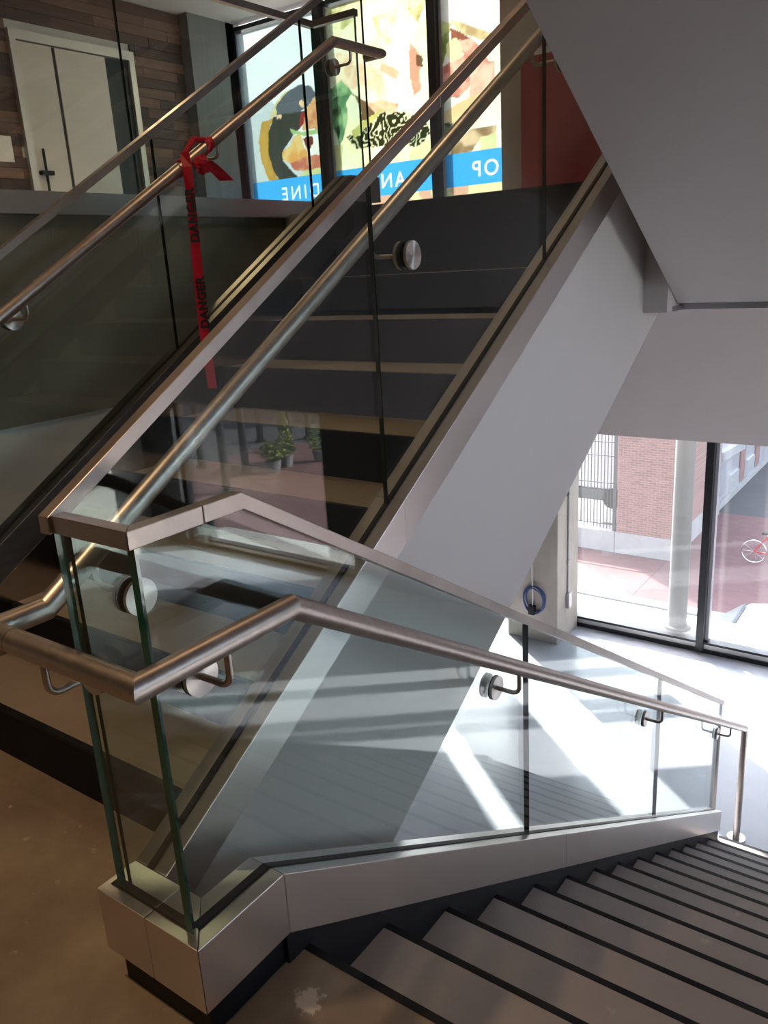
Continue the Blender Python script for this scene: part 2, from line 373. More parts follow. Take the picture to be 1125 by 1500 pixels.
def window(name, xs, z0, z1, label, mull=0.075, pane='window_glass'):
    w = empty(name, ((xs[0] + xs[-1]) / 2, YW, z0), label, 'window', None, 'structure')
    f = MB()
    f.box(xs[0], xs[-1], 7.46, 7.58, z0, z0 + 0.045); f.box(xs[0], xs[-1], 7.46, 7.58, z0 + 0.10, z0 + 0.125)
    f.box(xs[0], xs[-1], 7.46, 7.58, z1 - 0.05, z1)
    f.box(xs[0], xs[0] + 0.05, 7.46, 7.58, z0 + 0.045, z1 - 0.05); f.box(xs[-1] - 0.05, xs[-1], 7.46, 7.58, z0 + 0.045, z1 - 0.05)
    f.build('frame', 'frame_black', w)
    MB().box(xs[0], xs[-1], 7.47, 7.57, z0 + 0.045, z0 + 0.10).build('sill_rail', 'frame_alu', w)
    for x in xs[1:-1]:
        mm = MB().box(x - mull / 2, x + mull / 2, 7.42, 7.5, z0 + 0.03, z1 - 0.02).build('mullion', 'frame_black', w)
        MB().box(x - mull / 2 + 0.01, x + mull / 2 + 0.03, 7.501, 7.58, z0 + 0.05, z1 - 0.05).build('cover_cap', 'frame_grey', mm)
    for a, b in zip(xs[:-1], xs[1:]):
        MB().box(a + 0.03, b - 0.03, 7.52, 7.535, z0 + 0.12, z1 - 0.04).build('pane', pane, w)
    return w
window('window_1', [-2.46, -0.98, 0.38, 1.1], ZF, -0.30, 'tall lower window bays beside the concrete column, street beyond')
window('window_2', [-4.70, -2.5], ZF, -0.30, 'lower window bays hidden behind the stair')
window('window_3', [-6.24, -5.62], ZF, -0.30, 'narrow lower window slot at far left')
window('window_4', [5.42, 8.4], ZF, -0.30, 'wide lower window at right seen mirrored in the glass')
w5 = window('window_5', [-6.93, -5.56, -4.03, -2.31], ZU, ZC - 0.05, 'upper window bays covered with a food print', 0.10)

# printed film on the upper window: a bowl of food above a blue band with white capitals (read from outside)
import numpy as np
fg = empty('window_film', (-4.9, 7.5, ZU + 0.3), 'backlit window film with bowl of food and mirrored blue lettering', 'window film')
PRINT = [
    ((205,214,216),0,None,[(-7.08,3.55),(-6.39,3.45),(-5.67,2.5),(-5.7,2.21),(-7.02,2.32)]),
    ((196,156,76),0.2,None,[(-6.61,3.25),(-6.69,3.02),(-6.67,2.78),(-6.54,2.51),(-6.37,2.49),(-6.49,2.7),(-6.53,2.96),(-6.48,3.19),(-6.39,3.28)]),
    ((222,205,150),0.2,None,[(-6.39,3.28),(-6.47,3.29),(-6.34,3.44),(-6.15,3.54),(-6.11,3.51),(-6.28,3.39)]),
    ((62,68,60),0.2,None,[(-6.41,3.28),(-6.24,3.31),(-5.85,3.29),(-5.89,3.23),(-5.99,3.09),(-6.1,3.06),(-6.16,3.0),(-6.29,2.89),(-6.31,2.78),(-6.2,2.66),(-6.05,2.54),(-6.14,2.5),(-6.37,2.52),(-6.49,2.68),(-6.54,2.88),(-6.51,3.12)]),
    ((98,104,112),0.1,None,[(-6.15,3.52),(-5.93,3.58),(-5.77,3.53),(-5.69,3.43),(-5.83,3.33),(-5.96,3.29),(-6.35,3.3),(-6.35,3.4)]),
    ((238,205,160),0.1,None,[(-5.98,3.4),(-5.92,3.41),(-5.86,3.37),(-5.89,3.32),(-5.96,3.34)]),
    ((238,205,160),0.1,None,[(-6.36,3.29),(-6.27,3.29),(-6.28,3.25),(-6.36,3.25)]),
    ((150,62,56),0.2,None,[(-5.96,3.27),(-5.83,3.27),(-5.91,3.15),(-6.01,3.09)]),
    ((232,178,125),0.2,(200,130,90),[(-5.87,3.3),(-5.69,3.43),(-5.59,3.33),(-5.62,3.04),(-5.82,3.07),(-5.96,3.08),(-5.91,3.19)]),
    ((168,196,132),0.1,None,[(-6.15,3.12),(-5.99,3.06),(-5.64,3.05),(-5.65,3.0),(-5.92,3.0),(-6.12,3.06)]),
    ((242,208,135),0.25,(220,160,90),[(-6.1,3.03),(-5.99,3.03),(-5.95,2.89),(-5.88,2.81),(-5.97,2.72),(-6.19,2.73),(-6.31,2.8),(-6.31,2.88),(-6.17,2.94)]),
    ((120,60,50),0.2,None,[(-5.96,2.98),(-5.8,3.0),(-5.79,2.9),(-5.9,2.83)]),
    ((246,242,232),0.1,None,[(-5.84,2.88),(-5.65,2.98),(-5.66,2.73),(-5.8,2.77)]),
    ((226,168,122),0.3,(190,110,90),[(-6.19,2.73),(-5.91,2.79),(-5.67,2.77),(-5.65,2.59),(-5.88,2.6),(-6.04,2.62),(-6.15,2.66)]),
    ((206,212,152),0.15,None,[(-6.11,2.54),(-5.93,2.63),(-5.71,2.63),(-5.68,2.5),(-5.73,2.46)]),
    ((250,214,174),0.3,(255,235,200),[(-5.48,3.85),(-5.09,3.75),(-4.73,3.48),(-4.66,3.19),(-5.12,3.4),(-5.51,3.52)]),
    ((250,216,165),0.3,(255,240,205),[(-4.83,4.07),(-4.42,4.08),(-4.33,3.75),(-4.5,3.51),(-4.72,3.71)]),
    ((255,254,240),0,None,[(-4.46,4.11),(-4.33,3.81),(-4.43,3.56),(-4.63,3.62),(-4.57,3.85)]),
    ((200,188,118),0.5,(240,235,180),[(-4.36,4.2),(-4.11,4.15),(-4.18,3.99),(-4.25,3.91),(-4.35,4.01)]),
    ((205,200,130),0.4,(245,240,190),[(-5.44,4.29),(-5.19,4.27),(-5.01,4.11),(-5.26,4.02),(-5.46,4.09)]),
    ((235,190,150),0.2,None,[(-4.72,3.61),(-4.5,3.48),(-4.55,3.4),(-4.77,3.53)]),
    ((95,148,102),0.5,(160,195,140),[(-5.5,3.45),(-5.31,3.52),(-5.16,3.37),(-5.27,3.28),(-5.25,3.14),(-5.32,2.93),(-5.39,2.83),(-5.45,3.0),(-5.53,3.12)]),
    ((70,95,65),0.4,(120,160,110),[(-5.49,3.31),(-5.36,3.37),(-5.33,3.11),(-5.4,2.9),(-5.45,3.09)]),
    ((112,92,62),0.3,None,[(-5.17,3.38),(-4.99,3.25),(-4.83,3.18),(-4.88,3.08),(-5.07,3.05),(-5.1,3.24)]),
    ((242,242,208),0.05,None,[(-5.23,3.31),(-5.13,3.35),(-5.05,3.14),(-5.15,3.04),(-5.22,3.16)]),
    ((205,150,120),0.3,(235,190,150),[(-4.99,3.24),(-4.75,3.23),(-4.52,3.16),(-4.59,3.07),(-4.83,3.11)]),
    ((48,52,28),0.0,(226,226,182),[(-5.29,2.91),(-4.98,3.01),(-4.76,3.1),(-4.48,3.08),(-4.2,2.95),(-4.13,2.81),(-4.3,2.68),(-4.59,2.79),(-4.78,2.76),(-5.17,2.78)]),
    ((192,192,112),0.2,None,[(-5.21,2.97),(-5.03,3.05),(-4.79,3.14),(-4.74,3.12),(-4.96,3.0),(-5.19,2.88)]),
    ((224,214,150),0.2,None,[(-5.58,2.85),(-5.35,2.84),(-5.4,2.56),(-5.56,2.52)]),
    ((240,185,158),0.3,(225,150,120),[(-4.35,3.73),(-4.24,3.63),(-4.23,3.26),(-4.33,3.2),(-4.38,3.49)]),
    ((110,85,60),0.3,None,[(-4.29,3.62),(-4.2,3.59),(-4.19,3.47),(-4.28,3.5)]),
    ((235,232,175),0.2,None,[(-4.41,2.66),(-4.14,2.76),(-4.13,2.46),(-4.42,2.49)]),
    ((190,170,120),0.3,(225,205,155),[(-3.85,3.86),(-3.59,3.75),(-3.33,3.62),(-3.33,3.54),(-3.52,3.61),(-3.76,3.74)]),
    ((150,165,85),0.4,(205,210,140),[(-4.05,3.88),(-3.83,3.82),(-3.88,3.6),(-3.94,3.44),(-4.04,3.44)]),
    ((150,95,75),0.3,None,[(-3.84,3.77),(-3.68,3.7),(-3.57,3.6),(-3.68,3.59),(-3.83,3.65)]),
    ((216,135,110),0.5,(240,180,155),[(-3.84,3.65),(-3.6,3.64),(-3.47,3.5),(-3.37,3.37),(-3.53,3.27),(-3.76,3.11),(-4.05,3.16),(-4.05,3.37),(-3.94,3.43),(-3.68,3.5)]),
    ((242,236,172),0.1,None,[(-3.89,3.65),(-3.78,3.68),(-3.7,3.57),(-3.72,3.48),(-3.84,3.46),(-3.9,3.54)]),
    ((226,166,140),0.4,(245,205,180),[(-3.61,3.36),(-3.33,3.39),(-3.33,3.06),(-3.54,2.95),(-3.63,3.04)]),
    ((250,216,160),0.2,None,[(-4.0,2.98),(-3.61,3.1),(-3.34,3.14),(-3.5,2.89),(-3.61,2.8),(-3.91,2.87)]),
    ((70,82,62),0.3,(150,160,120),[(-4.04,2.9),(-3.84,2.86),(-3.91,2.71),(-4.03,2.69)]),
    ((170,140,100),0.6,(215,190,150),[(-3.84,2.71),(-3.62,2.78),(-3.33,2.78),(-3.33,2.66),(-3.53,2.66),(-3.63,2.55),(-3.88,2.57)]),
    ((230,232,172),0.1,None,[(-3.53,2.7),(-3.32,2.7),(-3.32,2.53),(-3.53,2.54)]),
]

def lin(c):
    c = np.asarray(c, float) / 255.0
    return np.where(c <= 0.04045, c / 12.92, ((c + 0.055) / 1.055) ** 2.4)
def inpoly(X, Z, poly):
    r_ = np.zeros(X.shape, bool); n = len(poly)
    for i in range(n):
        (x1, y1), (x2, y2) = poly[i], poly[(i + 1) % n]
        if y1 == y2: continue
        c_ = ((y1 > Z) != (y2 > Z)) & (X < (x2 - x1) * (Z - y1) / (y2 - y1) + x1)
        r_ ^= c_
    return r_
def vnoise(X, Z, sc, seed):
    g = np.random.RandomState(seed).rand(64, 64)
    out = 0; amp = 0.55
    for o_ in range(3):
        x, z = X * sc * 2 ** o_, Z * sc * 2 ** o_
        xi, zi = np.floor(x).astype(int), np.floor(z).astype(int); fx, fz = x - xi, z - zi
        fx, fz = fx * fx * (3 - 2 * fx), fz * fz * (3 - 2 * fz)
        G = lambda a, b: g[a % 64, b % 64]
        out = out + amp * ((G(xi, zi) * (1 - fx) + G(xi + 1, zi) * fx) * (1 - fz) + (G(xi, zi + 1) * (1 - fx) + G(xi + 1, zi + 1) * fx) * fz)
        amp *= 0.5
    return out
def letter_tris():
    tris = []
    for body, x, size in (('SHOP', -3.30, 0.222), ('AND', -4.755, 0.222), ('DINE', -6.06, 0.222)):
        c = bpy.data.curves.new('w', 'FONT'); c.body = body; c.size = size; c.align_x = 'CENTER'; c.align_y = 'CENTER'; c.space_character = 1.36 if body == 'DINE' else 1.24; c.offset = 0.003
        tmp = bpy.data.objects.new('w', c); COL.objects.link(tmp)
        me = bpy.data.meshes.new_from_object(tmp.evaluated_get(bpy.context.evaluated_depsgraph_get()))
        bpy.data.objects.remove(tmp); bpy.data.curves.remove(c); me.calc_loop_triangles()
        for t_ in me.loop_triangles: tris.append([(x - me.vertices[i].co.x, 2.378 + me.vertices[i].co.y) for i in t_.vertices])
        bpy.data.meshes.remove(me)
    return tris
TRIS = letter_tris()
def sheet(name, x0, x1, z0, z1, cell, pane, band):
    nx, nz = max(2, int((x1 - x0) / cell)), max(2, int((z1 - z0) / cell))
    xs, zs = np.linspace(x0, x1, nx + 1), np.linspace(z0, z1, nz + 1)
    X, Z = np.meshgrid(xs, zs)
    C_ = np.ones(X.shape + (4,))
    if band:
        C_[..., :3] = lin((70, 178, 246))
        for tr in TRIS:
            a0 = min(p[0] for p in tr); a1 = max(p[0] for p in tr)
            if a1 < x0 or a0 > x1: continue
            C_[inpoly(X, Z, tr), :3] = lin((250, 252, 255))
    else:
        n1 = vnoise(X, Z, 5, 1)[..., None]
        base = [((236, 246, 246), (250, 254, 252)), ((255, 240, 175), (255, 254, 235)), ((255, 246, 215), (255, 255, 250))][pane]
        C_[..., :3] = lin(base[0]) * (1 - n1) + lin(base[1]) * n1
        wx = X + 0.03 * (vnoise(X, Z, 8, 5) - 0.5); wz = Z + 0.03 * (vnoise(X, Z, 8, 6) - 0.5)
        for k, (c1, amt, c2, poly) in enumerate(PRINT):
            px_ = [p[0] for p in poly]
            if max(px_) < x0 or min(px_) > x1: continue
            M_ = inpoly(wx, wz, poly)
            if not M_.any(): continue
            nn = vnoise(X, Z, 10, 20 + k)
            col = lin(c1) * np.ones(X.shape + (3,))
            if c2 is not None:
                if amt == 0.0: f_ = (np.abs(np.sin(26 * vnoise(X, Z, 5, 50 + k))) < 0.42).astype(float)
                else: f_ = np.clip((nn - 0.35) * 4, 0, 1)
                col = col * (1 - f_[..., None]) + lin(c2) * f_[..., None]
            if amt: col = col * (1 + amt * (nn[..., None] - 0.5) * 1.6)
            C_[M_, :3] = np.clip(col[M_], 0, 1)
        low = Z < 2.235
        C_[low, :3] = np.where(n1[low] > 0.5, lin((240, 238, 180)), lin((225, 180, 150)))
    me = bpy.data.meshes.new(name)
    vi = np.arange((nx + 1) * (nz + 1)).reshape(nz + 1, nx + 1)
    q = np.stack([vi[:-1, :-1], vi[:-1, 1:], vi[1:, 1:], vi[1:, :-1]], -1).reshape(-1, 4)
    me.vertices.add(X.size); me.vertices.foreach_set('co', np.stack([X.ravel(), np.full(X.size, 7.505), Z.ravel()], 1).ravel())
    me.loops.add(q.size); me.loops.foreach_set('vertex_index', q.ravel().astype(np.int32))
    me.polygons.add(len(q)); me.polygons.foreach_set('loop_start', np.arange(0, q.size, 4, dtype=np.int32)); me.polygons.foreach_set('loop_total', np.full(len(q), 4, np.int32))
    me.update(); at = me.color_attributes.new('print', 'FLOAT_COLOR', 'POINT'); at.data.foreach_set('color', C_.reshape(-1).astype(np.float32))
    me.materials.append(MATS['film_print'])
    o = bpy.data.objects.new(name, me); COL.objects.link(o); o.parent = fg; o.matrix_parent_inverse = fg.matrix_world.inverted()
for i, (a, b) in enumerate(((-6.86, -5.60), (-5.52, -4.07), (-3.99, -2.36))):
    sheet('film_sheet', a, b, 2.565, ZC - 0.12, 0.0125, i, False)
    sheet('lettering_band', a, b, 2.232, 2.565, 0.005, i, True)
    sheet('film_sheet', a, b, 2.10, 2.232, 0.0125, i, False)

# red partition on the upper floor
p = empty('red_partition', (0, 6.78, ZU), 'deep red painted partition on the upper floor beside the column', 'partition')
for i in range(5): MB().box(-2.66 + i * 1.12, -2.66 + (i + 1) * 1.12 - 0.006, 6.74, 6.82, ZU, 3.18).build('panel', 'red_paint', p)
MB().box(-2.66, 2.94, 6.735, 6.825, 3.18, 3.23).build('cap_rail', 'white_paint', p)

# concrete column through both floors
c = empty('concrete_column', (-2.65, 7.17, ZF), 'square raw concrete column standing beside the lower window', 'column')
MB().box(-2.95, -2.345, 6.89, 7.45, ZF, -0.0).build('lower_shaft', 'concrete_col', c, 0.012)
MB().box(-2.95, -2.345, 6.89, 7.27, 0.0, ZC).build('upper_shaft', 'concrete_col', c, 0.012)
cn = empty('wall_conduit', (-2.33, 7.15, -2.2), 'thin grey conduit with outlet box on the concrete column', 'conduit')
MB().tube([(-2.333, 7.15, -0.36), (-2.333, 7.15, -2.12)], 0.012, 10).build('pipe', 'galvanised', cn)
MB().box(-2.345, -2.305, 7.11, 7.19, -2.30, -2.12).build('outlet_box', 'galvanised', cn, 0.006)
for z in (-1.0, -1.75): MB().box(-2.345, -2.318, 7.125, 7.175, z - 0.012, z + 0.012).build('clip', 'galvanised', cn)
cb = empty('cable_coil', (-2.6, 6.85, -2.3), 'coiled blue cable hung on the concrete column', 'cable')
for i in range(5):
    q = random.Random(i)
    cx, cz = -2.60 + q.uniform(-.012, .012), -2.155 + q.uniform(-.012, .012)
    rx, rz = 0.120 + q.uniform(-.018, .018), 0.160 + q.uniform(-.012, .012)
    y = 6.872 - 0.008 * i
    MB().tube([(cx + rx * math.cos(a * PI / 12), y + 0.006 * math.sin(a), cz + rz * math.sin(a * PI / 12)) for a in range(25)], 0.0065, 8, caps=False).build('loop', 'blue_cable', cb)
MB().box(-2.665, -2.59, 6.825, 6.88, -2.33, -2.22).build('plug', 'black_steel', cb, 0.008)
MB().tube([(-2.635, 6.86, -0.4), (-2.63, 6.86, -1.9), (-2.612, 6.845, -2.12), (-2.62, 6.845, -2.22)], 0.006, 8).build('hanging_cord', 'white_cord', cb)

# ------------------------------------------------------------------ down flight
dn = empty('staircase', (0.8, 2.4, ZF), 'flight of grey concrete treads going down towards the windows', 'staircase')
XD0, XD1 = -0.010, 1.70
for k in range(0, 15):
    yk = YN + k * T
    if k: MB().box(XD0, XD1, yk - T + 0.002, yk - 0.019, -k * R - 0.045, -k * R).build('tread', 'tread_concrete', dn)
    MB().box(XD0, XD1, yk - 0.019, yk, -k * R - 0.045, -k * R + 0.0015).build('nosing', 'black_steel', dn)
    MB().box(XD0, XD1, yk - 0.014, yk - 0.004, -(k + 1) * R, -k * R - 0.045).build('riser', 'riser_black', dn)
YE = 4.355
sb = lambda y: dn_line(0.2429 - 0.1547, 0.241, y)
MB().prism([(0.24, sb(0.24) + .02), (YE - 0.01, sb(YE - 0.01) + 0.02), (YE - 0.01, ZF), (4.3, ZF), (0.24, -0.55)], 'X', -0.088, -0.0105).build('stringer', 'black_steel', dn)
MB().prism([(0.24, sb(0.24)), (YE - 0.01, sb(YE - 0.01)), (YE - 0.01, ZF), (3.9, ZF), (0.05, -0.70), (0.05, 0.0), (0.24, 0.0)], 'X', -0.100, -0.0885).build('side_panel', 'drywall', dn)
MB().prism([(0.2, -0.46), (3.8, ZF), (3.2, ZF), (0.2, -0.82)], 'X', -0.088, 1.7).build('underside', 'drywall', dn)
MB().prism([(0.24, 0.07), (YE, dn_line(.07, .24, YE)), (YE, ZF), (4.2, ZF), (0.24, -0.55)], 'X', 1.702, 1.75).build('outer_stringer', 'black_steel', dn)

# ------------------------------------------------------------------ up flight
uf = empty('staircase', (-1.0, 1.6, 0), 'flight of concrete treads with black risers climbing to the upper floor', 'staircase')
XU0, XU1 = -1.715, -0.306
for j in range(1, 11):
    yj = YU + (j - 1) * T
    MB().box(XU0, XU1, yj, yj + 0.012, (j - 1) * R, j * R - 0.012).build('riser', 'riser_black', uf)
    MB().box(XU0, XU1, yj - 0.004, yj + 0.016, j * R - 0.012, j * R + 0.001).build('nosing', 'black_steel', uf)
    if j < 10: MB().box(XU0, XU1, yj + 0.016, yj + T - 0.001, j * R - 0.04, j * R).build('tread', 'tread_tan', uf)
MB().box(XU0, XU1, YU + 9 * T + 0.016, 3.024, ZU - 0.04, ZU).build('tread', 'tread_tan', uf)
bot = [(0.095, up_soffit(0.095)), (3.267, SLAB), (3.21, SLAB + 0.4), (3.0, ZU - 0.02), (0.095, 0.052 + m * 0.095)]
ft = lambda y: 0.052 + m * y
MB().prism([(0.095, up_soffit(0.095)), (3.267, SLAB), (3.267, ft(3.0)), (3.0, ft(3.0)), (0.095, ft(0.095))], 'X', -0.305, -0.213).build('fascia', 'drywall', uf)
MB().prism([(0.3, up_soffit(0.3)), (3.0, up_soffit(3.0)), (3.0, up_soffit(3.0) + 0.2), (0.3, up_soffit(0.3) + 0.2)], 'X', -1.80, -0.306).build('underside', 'drywall', uf)
MB().prism([(0.3, up_soffit(0.3)), (3.02, up_soffit(3.02)), (3.02, ft(2.86)), (2.86, ft(2.86)), (0.3, ft(0.3))], 'X', -1.805, -1.716).build('outer_fascia', 'black_steel', uf)

# ------------------------------------------------------------------ glass balustrades
def sheet_yz(name, prof, x, parent, th=0.019, light=False):
    return MB().prism(prof, 'X', x - th / 2, x + th / 2, 0, 1).build(name, ['guard_glass', 'glass_edge_light' if light else ('glass_edge' if th > 0.015 else 'glass_edge_dark')], parent)
def sheet_xz(name, prof, y, parent, th=0.019):
    return MB().prism(prof, 'Y', y - th / 2, y + th / 2, 0, 1).build(name, ['guard_glass', 'glass_edge'], parent)
def slot(parent, mb): return mb.build('glazing_gasket', 'rubber', parent)

ZS, HS, YS, ZR, HR, YR = 0.2429, 0.1547, 0.241, 1.07, 0.0335, 0.2746
g = empty('glass_balustrade', (0, 0, 0), 'frameless glass balustrade beside the downward flight, turning the near landing corner', 'balustrade')
XG = -0.048; YG = 0.036
# steel shoe in cladding sections
zt = lambda y: ZS if y < YS else dn_line(ZS, YS, y)
MB().prism([(-0.3113, 0.0), (-0.1583, 0.0), (-0.1583, 0.10), (-0.3113, 0.10)], 'Z', ZS - HS, ZS).build('shoe_section', 'steel', g, 0.0018)
MB().prism([(-0.1557, 0.0), (0.0, 0.0), (-0.10, 0.10), (-0.1557, 0.10)], 'Z', ZS - HS, ZS).build('shoe_section', 'steel', g, 0.0018)
def shoe_x(prof_y, top, h, x0, x1, mat='steel', parent=g, name='shoe_section'):
    pr = [(y, top(y)) for y in prof_y] + [(y, top(y) - h) for y in prof_y[::-1]]
    return MB().prism(pr, 'X', x0, x1).build(name, mat, parent, 0.0018)
# corner section: mitred plan
MB().prism([(0.0, 0.0015), (0.0, YS), (-0.10, YS), (-0.10, 0.101)], 'Z', ZS - HS, ZS).build('shoe_section', 'steel', g, 0.0018)
shoe_x([YS + 0.0018, 1.7200], zt, HS, -0.10, 0.0)
shoe_x([1.7222, YE], zt, HS, -0.10, 0.0)
slot(g, MB().prism([(y, zt(y) + 0.0022) for y in (0.04, YS, YE - 0.02)] + [(y, zt(y) - 0.02) for y in (YE - 0.02, YS, 0.04)], 'X', XG - 0.0115, XG + 0.0115))
slot(g, MB().box(-0.295, XG, YG - 0.0115, YG + 0.0115, ZS - 0.02, ZS + 0.0022))
MB().prism([(-0.290, 0.022), (-0.022, 0.022), (-0.022, YN - 0.002), (-0.085, YN - 0.002), (-0.085, 0.09), (-0.290, 0.09)], 'Z', 0.0, ZS - HS).build('plinth', 'black_steel', g)
# glass
zrb = lambda y: (ZR if y < YR else dn_line(ZR, YR, y)) - HR + 0.006
def guardprof(a, b, top, bottom, kinks):
    ys = [a] + [k for k in kinks if a < k < b] + [b]
    return [(y, bottom(y)) for y in ys] + [(y, top(y)) for y in ys[::-1]]
zb = lambda y: zt(y) - 0.01
gp = sheet_yz('glass_panel', guardprof(YG - 0.012, 1.4785, zrb, zb, (YS, YR)), XG, g)
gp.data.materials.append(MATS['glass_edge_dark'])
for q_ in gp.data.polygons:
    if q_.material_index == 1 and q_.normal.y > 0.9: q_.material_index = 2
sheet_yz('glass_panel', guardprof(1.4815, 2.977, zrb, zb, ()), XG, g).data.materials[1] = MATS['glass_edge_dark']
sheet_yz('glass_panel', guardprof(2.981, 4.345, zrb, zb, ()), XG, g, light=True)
sheet_xz('glass_panel', [(-0.272, ZS - 0.01), (XG - 0.0115, ZS - 0.01), (XG - 0.0115, ZR - HR + 0.006), (-0.272, ZR - HR + 0.006)], YG, g)
# top rail sections
zr = lambda y: ZR if y < YR else dn_line(ZR, YR, y)
RX0, RX1 = -0.063, -0.0335
def railsec(ys, parent, top, x0, x1, h=HR):
    return MB().prism([(y, top(y)) for y in ys] + [(y, top(y) - h) for y in ys[::-1]], 'X', x0, x1).build('rail_section', 'steel_rail', parent, 0.0015)
MB().prism([(-0.268, 0.010), (RX1, 0.010), (RX0, 0.0395), (-0.268, 0.0395)], 'Z', ZR - HR, ZR).build('rail_section', 'steel_rail', g, 0.0015)
MB().prism([(RX1, 0.0105), (RX1, 0.1755), (RX0, 0.1755), (RX0, 0.040)], 'Z', ZR - HR, ZR).build('rail_section', 'steel_rail', g, 0.0015)
railsec([0.1770, YR, 1.6795], g, zr, RX0, RX1); railsec([1.681, 4.365], g, zr, RX0, RX1)

# balustrade beside the up flight (gap side)
h = empty('glass_balustrade', (-0.26, 1.5, 0), 'glass balustrade with steel top rail on the right edge of the climbing flight', 'balustrade')
us = lambda y: max(ZS, 0.180 + m * y)
XH = -0.261
for a, b in ((0.101, 1.058), (1.0595, 2.0075), (2.009, 3.06)): 
    ys = [a] + ([0.1037] if a < 0.1037 < b else []) + [b]
    shoe_x(ys, us, 0.128 if a > 0.2 else 0.128, -0.3113, -0.211, 'steel', h)
slot(h, MB().prism([(y, us(y) + 0.0022) for y in (0.10, 3.04)] + [(y, us(y) - 0.02) for y in (3.04, 0.10)], 'X', XH - 0.009, XH + 0.009))
ur = lambda y: 1.0655 + m * y
ub = lambda y: us(y) - 0.01
for a, b in ((0.048, 1.0365), (1.0395, 2.0815), (2.0845, 3.04)):
    sheet_yz('glass_panel', guardprof(a, b, lambda y: ur(y) - HR + 0.006, ub, (0.1037,)), XH, h, 0.013)
railsec([0.004, 1.38], h, ur, -0.2765, -0.2465); railsec([1.3815, 3.06], h, ur, -0.2765, -0.2465)
MB().prism([(0.09, us(0.09) - 0.128), (3.0, us(3.0) - 0.128), (3.0, us(3.0) - 0.24), (0.37, up_nose(.37) - R - 0.02), (0.09, -0.02)], 'X', -0.3105, -0.3055).build('skirt_plate', 'black_steel', h)

# balustrade on the far (left) side of the up flight
l = empty('glass_balustrade', (-1.76, 1.5, 0), 'glass balustrade on the left side of the climbing flight, red tape hanging before it', 'balustrade')
YK = 2.86
ls = lambda y: 0.180 + m * min(y, YK)
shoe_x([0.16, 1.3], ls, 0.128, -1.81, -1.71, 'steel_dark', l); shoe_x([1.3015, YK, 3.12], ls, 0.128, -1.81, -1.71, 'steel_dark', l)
slot(l, MB().prism([(y, ls(y) + 0.0022) for y in (0.2, YK, 3.1)] + [(y, ls(y) - 0.02) for y in (3.1, YK, 0.2)], 'X', -1.769, -1.751))
YK2 = 2.92
lr = lambda y: 1.0655 + m * min(y, YK2) - 0.015
lb = lambda y: ls(y) - 0.01
for a, b in ((0.20, 1.621), (1.625, 2.60), (2.604, 3.11)):
    sheet_yz('glass_panel', guardprof(a, b, lambda y: lr(y) - HR + 0.006, lb, (YK, YK2)), -1.76, l, 0.013)
railsec([0.18, 1.9], l, lr, -1.7765, -1.7435); railsec([1.9015, YK2, 3.12], l, lr, -1.7765, -1.7435)
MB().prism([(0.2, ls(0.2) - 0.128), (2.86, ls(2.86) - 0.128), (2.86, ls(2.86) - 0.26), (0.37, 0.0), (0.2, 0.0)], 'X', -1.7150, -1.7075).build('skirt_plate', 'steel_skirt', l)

# balustrade along the upper floor edge
u = empty('glass_balustrade', (-2.35, 1.5, ZU), 'glass balustrade along the upper floor edge above the concrete beam', 'balustrade')
MB().box(-2.40, -2.30, YB, 1.0, 1.757, 1.85).build('shoe_section', 'steel', u); MB().box(-2.40, -2.30, 1.0015, 3.46, 1.757, 1.85).build('shoe_section', 'steel', u)
MB().box(-2.299, -2.02, 3.36, 3.46, 1.757, 1.85).build('shoe_section', 'steel', u)
for a, b in ((-0.9, 0.5), (0.504, 2.004), (2.008, 3.41)):
    sheet_yz('glass_panel', [(a, 1.84), (b, 1.84), (b, 2.815), (a, 2.815)], -2.35, u, 0.013)
sheet_xz('glass_panel', [(-2.338, 1.84), (-2.03, 1.84), (-2.03, 2.815), (-2.338, 2.815)], 3.41, u)
MB().box(-2.368, -2.332, -1.0, 2.6, 2.805, 2.84).build('rail_section', 'steel_rail', u); MB().box(-2.368, -2.332, 2.6015, 3.428, 2.805, 2.84).build('rail_section', 'steel_rail', u)
MB().box(-2.331, -2.02, 3.392, 3.428, 2.805, 2.84).build('rail_section', 'steel_rail', u)

# ------------------------------------------------------------------ handrails
HRAD = 0.0235
def bracket(parent, glass_pt, side, rail_pt, both=True):
    """rose on the glass, rod out and up into the rail; side = direction from glass to rail (unit axis)"""
    sx = Vector(side); gp = Vector(glass_pt); rp = Vector(rail_pt)
    out = (rp - gp).dot(sx)
    b = bpy.data.objects.new('bracket', None); COL.objects.link(b); b.parent = parent; b.matrix_parent_inverse = parent.matrix_world.inverted()
    q0 = gp + sx * 0.02; r = 0.024
    q1 = gp + sx * (out - r); q1.z = gp.z
    cen = q1 + Vector((0, 0, r))
    pts = [tuple(q0)] + [tuple(cen + sx * r * math.sin(t) - Vector((0, 0, r * math.cos(t)))) for t in [PI / 2 * i / 6 for i in range(7)]] + [(gp + sx * out).x and tuple(Vector((gp.x + sx.x * out, gp.y + sx.y * out, rp.z - HRAD * 0.6)))]
    MB().tube(pts, 0.0068, 12).build('arm', 'steel_tube', b)
    MB().cyl(gp + sx * 0.011, gp + sx * 0.0145, 0.039, 28).build('gasket', 'rubber', b)
    MB().cyl(gp + sx * 0.0145, gp + sx * 0.024, 0.0385, 28).build('rose', 'steel_disc', b)
    if both: MB().cyl(gp - sx * 0.011, gp - sx * 0.020, 0.0385, 28).build('back_rose', 'steel_disc', b)
    sd = Vector((0, 1, 0)) if abs(sx.x) > 0.5 else Vector((1, 0, 0))
    return b
hx, hy, hz = 0.050, -0.072, 0.848
hm = 0.5968
hk = 0.290
hdn = lambda y: hz - hm * (y - hk)
ux = -0.385
